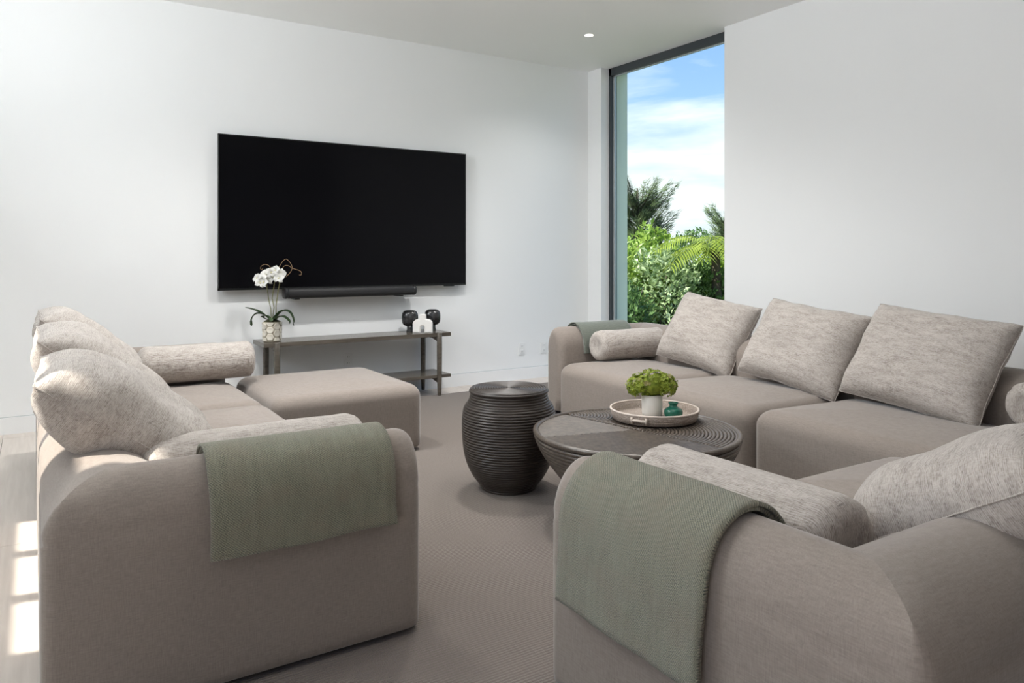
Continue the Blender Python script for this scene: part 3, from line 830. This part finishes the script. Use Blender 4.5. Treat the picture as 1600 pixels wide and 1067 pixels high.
for pts in ([(0.03, 0, 0.50), (0.06, 0, 0.58), (0.10, 0, 0.63), (0.13, 0.01, 0.61), (0.15, 0.01, 0.57), (0.14, 0, 0.53), (0.10, 0, 0.49)],
            [(0.06, 0, 0.52), (0.09, 0, 0.575), (0.12, 0.01, 0.58), (0.155, 0.01, 0.56), (0.20, 0.01, 0.545), (0.225, 0, 0.53), (0.222, 0, 0.51), (0.205, 0, 0.51)],
            [(0.0, 0, 0.53), (-0.02, 0, 0.575), (-0.05, 0, 0.59), (-0.08, 0, 0.58), (-0.09, 0, 0.56), (-0.078, 0, 0.55), (-0.07, 0, 0.565)]):
    P = [Vector(p) for p in pts]; fine = []
    for k in range(len(P)-1):
        for q in range(6):
            u_ = q/6; a_, b_, c_, d_ = P[max(k-1, 0)], P[k], P[k+1], P[min(k+2, len(P)-1)]
            fine.append(0.5*((2*b_)+(c_-a_)*u_+(2*a_-5*b_+4*c_-d_)*u_*u_+(-a_+3*b_-3*c_+d_)*u_**3))
    v, f = tube(fine, 0.0018, 5); link('curly_twig', mesh('curly_twig', v, f, True), m_twig, oc)
def petal(v, f, ang, ln, wd, cup=0.012):
    off = len(v); ca, sa = math.cos(ang), math.sin(ang)
    for i in range(6):
        t = i/5; ww = wd*math.sin(PI*(0.08+0.88*t))**0.8
        for q in (-1, 0, 1):
            x, y = ln*t, q*ww/2; v.append((x*ca-y*sa, cup*(-(t-0.5)**2*4+0.6)*-1-abs(q)*0.004, x*sa+y*ca))
    for i in range(5):
        for q in range(2): f.append((off+i*3+q, off+i*3+q+1, off+(i+1)*3+q+1, off+(i+1)*3+q))
v, f = [], []
for a, ln, wd in ((PI/2, 0.041, 0.034), (PI*1.22, 0.041, 0.032), (-PI*0.22, 0.041, 0.032), (0.35, 0.044, 0.052), (PI-0.35, 0.044, 0.052)): petal(v, f, a, ln, wd)
me_fl = mesh('flower', v, f, True); me_fl.materials.append(m_orch_petal)
lv, lf = superell(0.006, 0.007, 0.006, 2, 10, 8); me_lip = mesh('lip', lv, lf, True); me_lip.materials.append(m_lip)
rng = random.Random(4)
for (x, z) in ((-0.10, 0.485), (-0.075, 0.45), (-0.055, 0.49), (-0.03, 0.515), (-0.02, 0.475), (0.005, 0.53), (0.01, 0.49), (0.035, 0.545), (0.045, 0.505), (0.068, 0.52), (0.06, 0.485), (-0.045, 0.455)):
    o = link('flower', me_fl, None, oc, (x, -0.025+rng.uniform(-0.03, 0.02), z), (rng.uniform(-0.5, 0.5), rng.uniform(-0.4, 0.4), rng.uniform(-0.7, 0.7)))
    link('lip', me_lip, None, o, (0, -0.006, 0))

# ================================================================== drum side table
p = at(785, Z=0.52, v=606)
dt = empty('drum_side_table', (2.095*0.985, 3.245*1.0, 0.012), 0, 'dark ribbed rattan drum side table on the rug', 'side table')
def ridged(ctrl, pitch, amp, per=8):
    """ctrl list of (r,z) -> finely ridged profile by arc length"""
    L = [0]
    for i in range(1, len(ctrl)): L.append(L[-1]+math.hypot(ctrl[i][0]-ctrl[i-1][0], ctrl[i][1]-ctrl[i-1][1]))
    n = int(L[-1]/pitch)*per; out = []
    for q in range(n+1):
        s = L[-1]*q/n
        i = max(k for k in range(len(L)-1) if L[k] <= s+1e-9); t = (s-L[i])/(L[i+1]-L[i])
        a, b = ctrl[i], ctrl[i+1]; r = a[0]+(b[0]-a[0])*t; z = a[1]+(b[1]-a[1])*t
        tx, tz = (b[0]-a[0]), (b[1]-a[1]); ln = math.hypot(tx, tz); nx, nz = tz/ln, -tx/ln
        d = amp*abs(math.sin(PI*q/per))**0.7
        out.append((max(r+nx*d, 0.001), z+nz*d))
    return out
def smooth_ctrl(c, n=6):
    out = []
    for k in range(len(c)-1):
        for q in range(n):
            u_ = q/n; a, b, d, g = c[max(k-1, 0)], c[k], c[k+1], c[min(k+2, len(c)-1)]
            out.append(tuple(0.5*(2*b[i]+(d[i]-a[i])*u_+(2*a[i]-5*b[i]+4*d[i]-g[i])*u_*u_+(-a[i]+3*b[i]-3*d[i]+g[i])*u_**3) for i in (0, 1)))
    out.append(c[-1]); return out
body = smooth_ctrl([(0.138, 0.0), (0.148, 0.025), (0.185, 0.075), (0.215, 0.14), (0.232, 0.22), (0.237, 0.31), (0.234, 0.385), (0.222, 0.425), (0.205, 0.445), (0.196, 0.475), (0.193, 0.500)])
v, f = lathe(ridged(body, 0.0132, 0.0048), 72); link('ribbed_body', mesh('ribbed_body', v, f, True), m_rattan, dt)
v, f = lathe(ridged([(0.197, 0.492), (0.200, 0.500), (0.199, 0.506), (0.186, 0.508), (0.09, 0.507), (0.002, 0.507)], 0.0125, 0.006), 72, False)
link('coiled_top', mesh('coiled_top', v, f, True), m_rattan, dt)

# ================================================================== coffee table
CT = Vector((2.35, 2.60, 0.012)); RT = 0.472; HT = 0.392
ct = empty('coffee_table', CT, 0, 'round dark rattan coffee table with a bowl-shaped ribbed base', 'coffee table')
bowl = smooth_ctrl([(0.20, 0.0), (0.222, 0.03), (0.295, 0.115), (0.372, 0.205), (0.430, 0.285), (0.460, 0.345), (0.463, 0.366)])
v, f = lathe(ridged(bowl, 0.0185, 0.0075), 96, False); link('ribbed_bowl', mesh('ribbed_bowl', v, f, True), m_rattan_top, ct)
v, f = tube([(0.464*math.cos(2*PI*q/96), 0.464*math.sin(2*PI*q/96), 0.379) for q in range(96)], 0.0125, 10, True); link('rim', mesh('rim', v, f, True), m_rattan_top, ct)
def ang(u, v_):
    q = at(u, v_, Z=HT+0.012)-CT; return math.atan2(q.y, q.x)
A1, A2, A3 = ang(875, 643), ang(842, 680), ang(1133, 697)
def wrap(a): return a % (2*PI)
S2, S3 = wrap(A2-A1), wrap(A3-A1); S4 = S3+(2*PI-S3)*0.52
RI = 0.4535
v, f = lathe([(0.452, 0.366), (0.455, 0.377), (0.003, 0.377)], 72, False); link('base_disc', mesh('base_disc', v, f), m_rattan, ct)
def sector(x, y):
    r = math.hypot(x, y); rel = wrap(math.atan2(y, x)-A1)
    if r > RI: return -1
    for k, e_ in enumerate((S2, S3, S4, 2*PI)):
        if rel < e_: return k
    return 3
def reeds(name, k, curve, count, rad):
    """curve(i, t) -> point on reed i; keep the runs that lie in sector k"""
    acc = ([], [])
    for i in range(count):
        run = []
        for q in range(241):
            p_ = curve(i, q/240)
            if sector(*p_) == k: run.append((p_[0], p_[1], 0.3785))
            else:
                if len(run) > 3: tube(run[::3]+[run[-1]], rad, 6, False, acc)
                run = []
        if len(run) > 3: tube(run[::3]+[run[-1]], rad, 6, False, acc)
    link(name, mesh(name, *acc, True), m_rattan_top, ct)['kind'] = 'stuff'
def straight(mid, pitch, bow):
    dx_, dy_ = math.cos(mid), math.sin(mid)
    def c_(i, t):
        o = (i-48)*pitch; l_ = -0.05+0.55*t; o2 = o+bow*l_*l_
        return (dx_*l_-dy_*o2, dy_*l_+dx_*o2)
    return c_
reeds('left_reeds', 0, straight(A1+S2*0.5, 0.0098, 0.35), 97, 0.0054)
mid_f = A2+0.22
def front_curve(i, t):
    o = (i-60)*0.0098; l_ = -0.5+1.0*t
    return (math.cos(mid_f)*l_-math.sin(mid_f)*o, math.sin(mid_f)*l_+math.cos(mid_f)*o)
reeds('front_reeds', 1, front_curve, 121, 0.0054)
reeds('ring_reeds', 2, lambda i, t: ((0.02+i*0.0165)*math.cos(A1+S3+(S4-S3)*t), (0.02+i*0.0165)*math.sin(A1+S3+(S4-S3)*t)), 27, 0.0082)
fx, fy = RI*0.98*math.cos(A1), RI*0.98*math.sin(A1)
reeds('fan_reeds', 3, lambda i, t: (fx+(0.03+i*0.0165)*math.cos(A1+2*PI*t), fy+(0.03+i*0.0165)*math.sin(A1+2*PI*t)), 54, 0.0082)

ZTT = CT.z+0.390
tp = Vector((2.575, 2.715, ZTT))
tr = empty('serving_tray', tp, 0, 'round woven rattan tray with pale rim on the coffee table', 'tray')
v, f = lathe([(0.19, 0.0), (0.203, 0.003), (0.210, 0.02), (0.216, 0.045), (0.212, 0.047), (0.205, 0.045), (0.199, 0.02), (0.193, 0.010), (0.001, 0.010)], 72); link('woven_body', mesh('woven_body', v, f, True), m_tray, tr)
v, f = tube([(0.2125*math.cos(2*PI*q/72), 0.2125*math.sin(2*PI*q/72), 0.049) for q in range(72)], 0.0055, 8, True); link('rim', mesh('rim', v, f, True), m_trayrim, tr)
ah = math.atan2(-tp.y, -tp.x)-0.33
for a0 in (ah, ah+PI):
    pts = [(0.219*math.cos(a0+t), 0.219*math.sin(a0+t), 0.027) for t in [(-0.16+0.32*q/10) for q in range(11)]]
    v, f = tube(pts, 0.0065, 8); hd = link('handle', mesh('handle', v, f, True), m_trayrim, tr)
    for t in (-0.16, 0.16):
        c_, s_ = math.cos(a0+t), math.sin(a0+t)
        v, f = tube([(0.216*c_, 0.216*s_, 0.012), (0.222*c_, 0.222*s_, 0.026), (0.219*c_, 0.219*s_, 0.042)], 0.006, 8); link('wrap', mesh('wrap', v, f, True), m_trayrim, hd)

hy = empty('potted_hydrangea', tp+Vector((-0.005, 0.01, 0.0105)), 0, 'green hydrangea head in a plain white pot on the tray', 'plant')
v, f = lathe([(0.043, 0.0), (0.047, 0.004), (0.050, 0.02), (0.0515, 0.105), (0.0495, 0.107), (0.047, 0.104), (0.046, 0.09)], 40); link('pot', mesh('pot', v, f, True), m_vase_w, hy)
rng = random.Random(11)
def floret(v, f, c, n, s):
    n = n.normalized(); t1_ = n.orthogonal().normalized(); t2_ = n.cross(t1_); a0 = rng.uniform(0, PI)
    for q in range(4):
        a = a0+q*PI/2; d = t1_*math.cos(a)+t2_*math.sin(a); e_ = n.cross(d); off = len(v)
        k1, k2 = rng.uniform(-0.1, 0.45), rng.uniform(-0.1, 0.5)
        v += [c, c+d*s*0.6+e_*s*0.48+n*s*k1, c+d*s*1.05+n*s*(k2), c+d*s*0.6-e_*s*0.48+n*s*(k1*0.6)]
        f.append((off, off+1, off+2, off+3))
for nm, mt, lobes in (('flower_cluster', m_hyd, [((-0.045, 0.03, 0.150), 0.072, 320), ((0.045, -0.03, 0.152), 0.072, 320), ((0.0, 0.0, 0.165), 0.078, 320)]), ('flower_cluster', m_hyd2, [((-0.03, 0.02, 0.165), 0.076, 28), ((0.055, -0.035, 0.150), 0.07, 34)])):
    v, f = [], []
    for c, R_, n in lobes:
        for i in range(n):
            d = Vector((rng.gauss(0, 1), rng.gauss(0, 1), rng.gauss(0, 1)))
            d.normalize()
            if d.z < -0.75: continue
            pnt = Vector(c)+Vector((d.x*R_, d.y*R_, d.z*R_*0.80))*rng.uniform(0.80, 1.04)
            floret(v, f, pnt, d+Vector((0, 0, 0.15)), rng.uniform(0.0085, 0.013))
    link(nm, mesh(nm, v, f), mt, hy)['kind'] = 'stuff'
v, f = superell(0.085, 0.075, 0.05, 2, 16, 10); link('leafy_core', mesh('leafy_core', v, f, True), m_hyd, hy, (0, 0, 0.152))
v, f = tube([(0, 0, 0.03), (0.003, 0, 0.10), (0, 0, 0.14)], 0.006, 6); link('stem', mesh('stem', v, f), m_stem, hy)

gv = empty('bud_vase', tp+Vector((0.035, -0.095, 0.0105)), 0, 'small squat emerald green glazed vase on the tray', 'vase')
pg = smooth_ctrl([(0.030, 0.0), (0.040, 0.012), (0.0455, 0.030), (0.040, 0.047), (0.022, 0.058), (0.0185, 0.066), (0.024, 0.078), (0.0215, 0.0785), (0.0155, 0.066), (0.016, 0.05)], 5)
v, f = lathe(pg, 40); link('glazed_body', mesh('glazed_body', v, f, True), m_vase_g, gv)

# ================================================================== outside: garden seen through the window
GZ = -0.8
m_lawn = M('garden_soil_grass', (0.08, 0.11, 0.03), 0.95); n_ = m_lawn.noise(m_lawn.coords((1, 1, 1)), 3, 5)
m_lawn.color(m_lawn.ramp(n_, [(0.3, (0.05, 0.075, 0.02)), (0.7, (0.13, 0.16, 0.05))])); m_lawn = m_lawn.m
m_terr = M('terrace_stone', (0.55, 0.52, 0.48), 0.8).m
struct(box('ground_garden', m_lawn, XR+0.35, 60, -30, 60, GZ-0.3, GZ))
struct(box('ground_terrace', m_terr, -20, XL-0.1, -12, 18, -0.3, -0.03))
m_bark = M('bark', (0.10, 0.075, 0.055), 0.9).m
lm_tree = leafmat('casuarina_needles', (0.12, 0.17, 0.075), (0.26, 0.33, 0.15), 0.6, 3, 0.35)
lm_sh1 = leafmat('shrub_leaf_bright', (0.16, 0.28, 0.04), (0.50, 0.62, 0.14), 0.35, 5, 0.4)
lm_sh2 = leafmat('shrub_leaf_deep', (0.07, 0.14, 0.05), (0.22, 0.34, 0.11), 0.35, 5, 0.3)
lm_sh3 = leafmat('shrub_leaf_silver', (0.26, 0.38, 0.14), (0.62, 0.68, 0.44), 0.3, 5, 0.3)
lm_palm = leafmat('palm_leaflet', (0.20, 0.28, 0.03), (0.52, 0.58, 0.10), 0.4, 4, 0.4)
def garden_at(u, depth):
    k = (u-800)/1167
    return Vector((depth*(math.sin(YAW)+k*math.cos(YAW)), depth*(math.cos(YAW)-k*math.sin(YAW)), GZ))
def leaf_quad(v, f, c, d, n, ln, wd):
    s = d.cross(n)
    if s.length < 1e-4: s = d.orthogonal()
    s.normalize(); up_ = s.cross(d).normalized(); off = len(v)
    v += [c, c+d*ln*0.45+s*wd/2+up_*wd*0.18, c+d*ln-up_*ln*0.12, c+d*ln*0.45-s*wd/2+up_*wd*0.18, c+d*ln*0.5]
    f.append((off, off+1, off+4)); f.append((off+1, off+2, off+4)); f.append((off+2, off+3, off+4)); f.append((off+3, off, off+4))
def rvec(rg): 
    d = Vector((rg.gauss(0, 1), rg.gauss(0, 1), rg.gauss(0, 1))); return d.normalized()
def shrub(name, label, u, depth, top, radius, n, mat, ln, wd, seed, group='garden shrubs below the window'):
    rg = random.Random(seed); base = garden_at(u, depth); Hh = top-GZ
    root = empty(name, base, 0, label, 'shrub', group)
    av = ([], [])
    tips = []
    for k in range(7):
        a = rg.uniform(0, 2*PI); rr = rg.uniform(0.15, 0.9)*radius; hh = Hh*rg.uniform(0.55, 0.98)
        tip = Vector((rr*math.cos(a), rr*math.sin(a), hh)); midp = Vector((tip.x*0.45, tip.y*0.45, hh*0.55))
        tube([(0.05*math.cos(a), 0.05*math.sin(a), 0), midp, tip], [0.03, 0.018, 0.006], 6, False, av)
    link('stems', mesh('stems', *av, True), m_bark, root)
    v, f = [], []
    for i in range(n):
        d = rvec(rg); k = rg.uniform(0.35, 1.0)**0.6
        zz = Hh*0.55+d.z*k*Hh*0.45
        lump = 1+0.35*noise.noise(Vector((d.x*2+seed, d.y*2, d.z*2)))
        c = Vector((d.x*k*radius*lump, d.y*k*radius*lump, zz*(0.86+0.14*lump)))
        dd = (d*0.7+rvec(rg)*0.8+Vector((0, 0, 0.25))).normalized()
        leaf_quad(v, f, c, dd, (Vector((0, 0, 1))+rvec(rg)*0.7).normalized(), ln*rg.uniform(0.7, 1.25), wd*rg.uniform(0.7, 1.2))
    link('foliage', mesh('foliage', v, f), mat, root)
    return root
def ztop(v_, depth): return 1.2+depth*(400-v_)/1167
shrub('leafy_shrub', 'bright green leafy shrub at the left edge of the window view', 985, 12.5, ztop(375, 12.5), 0.75, 3910, lm_sh1, 0.122, 0.064, 1)
shrub('leafy_shrub', 'silvery green shrub in the lower middle of the window view', 1035, 12.0, ztop(385, 12.0), 0.62, 3400, lm_sh3, 0.115, 0.053, 2)
shrub('leafy_shrub', 'deep green shrub behind the pillow at the lower right of the window view', 1095, 12.6, ztop(415, 12.6), 0.75, 3740, lm_sh2, 0.137, 0.068, 3)
shrub('leafy_shrub', 'yellow-green shrub under the palm fronds by the right window edge', 1128, 13.4, ztop(395, 13.4), 0.7, 3400, lm_sh1, 0.108, 0.053, 4)
shrub('leafy_shrub', 'low dark green shrub in the bottom left corner of the window', 968, 11.4, ztop(440, 11.4), 0.55, 2720, lm_sh2, 0.108, 0.053, 5)
shrub('leafy_shrub', 'tall thin light green shrub reaching up before the dark conifer', 1018, 13.2, ztop(352, 13.2), 0.55, 2890, lm_sh1, 0.130, 0.075, 6)
shrub('round_tree', 'small round dark tree crown on the skyline between the conifers', 1085, 34, ztop(358, 34), 1.3, 1800, lm_sh2, 0.22, 0.12, 7, 'trees beyond the garden')
def conifer(label, u, depth, top, radius, seed, low):
    rg = random.Random(seed); base = garden_at(u, depth); Hh = top-GZ
    root = empty('feathery_conifer', base, 0, label, 'tree', 'trees beyond the garden')
    v, f = tube([(0, 0, 0), (0.05, 0, Hh*0.5), (0, 0.03, Hh*0.95)], [0.16, 0.09, 0.02], 8); link('trunk', mesh('trunk', v, f, True), m_bark, root)
    av = ([], []); v, f = [], []
    for k in range(150):
        t = rg.uniform(low, 0.97); a = rg.uniform(0, 2*PI); prof = math.sin(PI*min(1, 0.25+(1-t)*0.80))**0.8
        ln = radius*prof*rg.uniform(0.45, 1.05); z0 = Hh*t*0.86
        e_ = Vector((ln*math.cos(a), ln*math.sin(a), min(z0+ln*rg.uniform(0.55, 1.35), Hh*1.02))); s_ = Vector((0, 0, z0)); m_ = (s_+e_)/2-Vector((0, 0, ln*0.06))
        tube([s_, m_, e_], [0.025, 0.014, 0.005], 4, False, av)
        for i in range(200):
            q = rg.uniform(0.15, 1.0); c = s_.lerp(m_, q*2) if q < 0.5 else m_.lerp(e_, q*2-1)
            c = c+rvec(rg)*0.10*radius*(1.1-q*0.6); d = ((e_-s_).normalized()*0.8+rvec(rg)*0.7+Vector((0, 0, 0.25))).normalized()
            off = len(v); s2_ = d.orthogonal().normalized()*0.009*depth/18; lnn = rg.uniform(0.10, 0.22)*depth/18
            v += [c-s2_, c+s2_, c+d*lnn]; f.append((off, off+1, off+2))
    link('branches', mesh('branches', *av), m_bark, root); link('needles', mesh('needles', v, f), lm_tree, root)
conifer('tall dark feathery conifer against the sky at the left of the window', 997, 19, ztop(282, 19), 1.05, 21, 0.20)
conifer('feathery conifer half hidden by the right edge of the window', 1152, 21, ztop(325, 21), 1.0, 22, 0.20)
def palm(label, u, depth, crown_v, seed):
    rg = random.Random(seed); base = garden_at(u, depth); zc = ztop(crown_v, depth)-GZ
    root = empty('garden_palm', base, 0, label, 'palm')
    v, f = tube([(0, 0, 0), (0.04, 0, zc*0.5), (0, 0, zc)], [0.11, 0.09, 0.07], 10); link('trunk', mesh('trunk', v, f, True), m_bark, root)
    for k in range(15):
        a = 2*PI*k/15+rg.uniform(-0.2, 0.2); Lf = rg.uniform(1.1, 1.5); el = rg.uniform(0.15, 0.9)
        pts = []
        for i in range(13):
            t = i/12; pts.append(Vector((math.cos(a)*Lf*t*math.cos(el*0.6), math.sin(a)*Lf*t*math.cos(el*0.6), zc+Lf*(math.sin(el)*t-0.75*t*t))))
        av = tube(pts, [0.014*(1-0.8*i/12) for i in range(13)], 5)
        v, f = av
        for i in range(1, 13):
            for hlf in (0, 0.5):
                p_ = pts[i-1].lerp(pts[i], hlf+0.5 if hlf == 0 else 1.0); d0 = (pts[i]-pts[i-1]).normalized(); sd_ = d0.cross(Vector((0, 0, 1))).normalized()
                for s in (-1, 1):
                    d = (d0*0.55+sd_*s*0.8-Vector((0, 0, 0.25))).normalized()
                    leaf_quad(v, f, p_, d, Vector((0, 0, 1)), 0.36*math.sin(PI*(0.12+0.8*i/13))+0.06, 0.032)
        link('frond', mesh('frond', v, f), lm_palm, root)
palm('yellow-green palm arching its fronds into the window view from the right', 1118, 12.2, 392, 31)
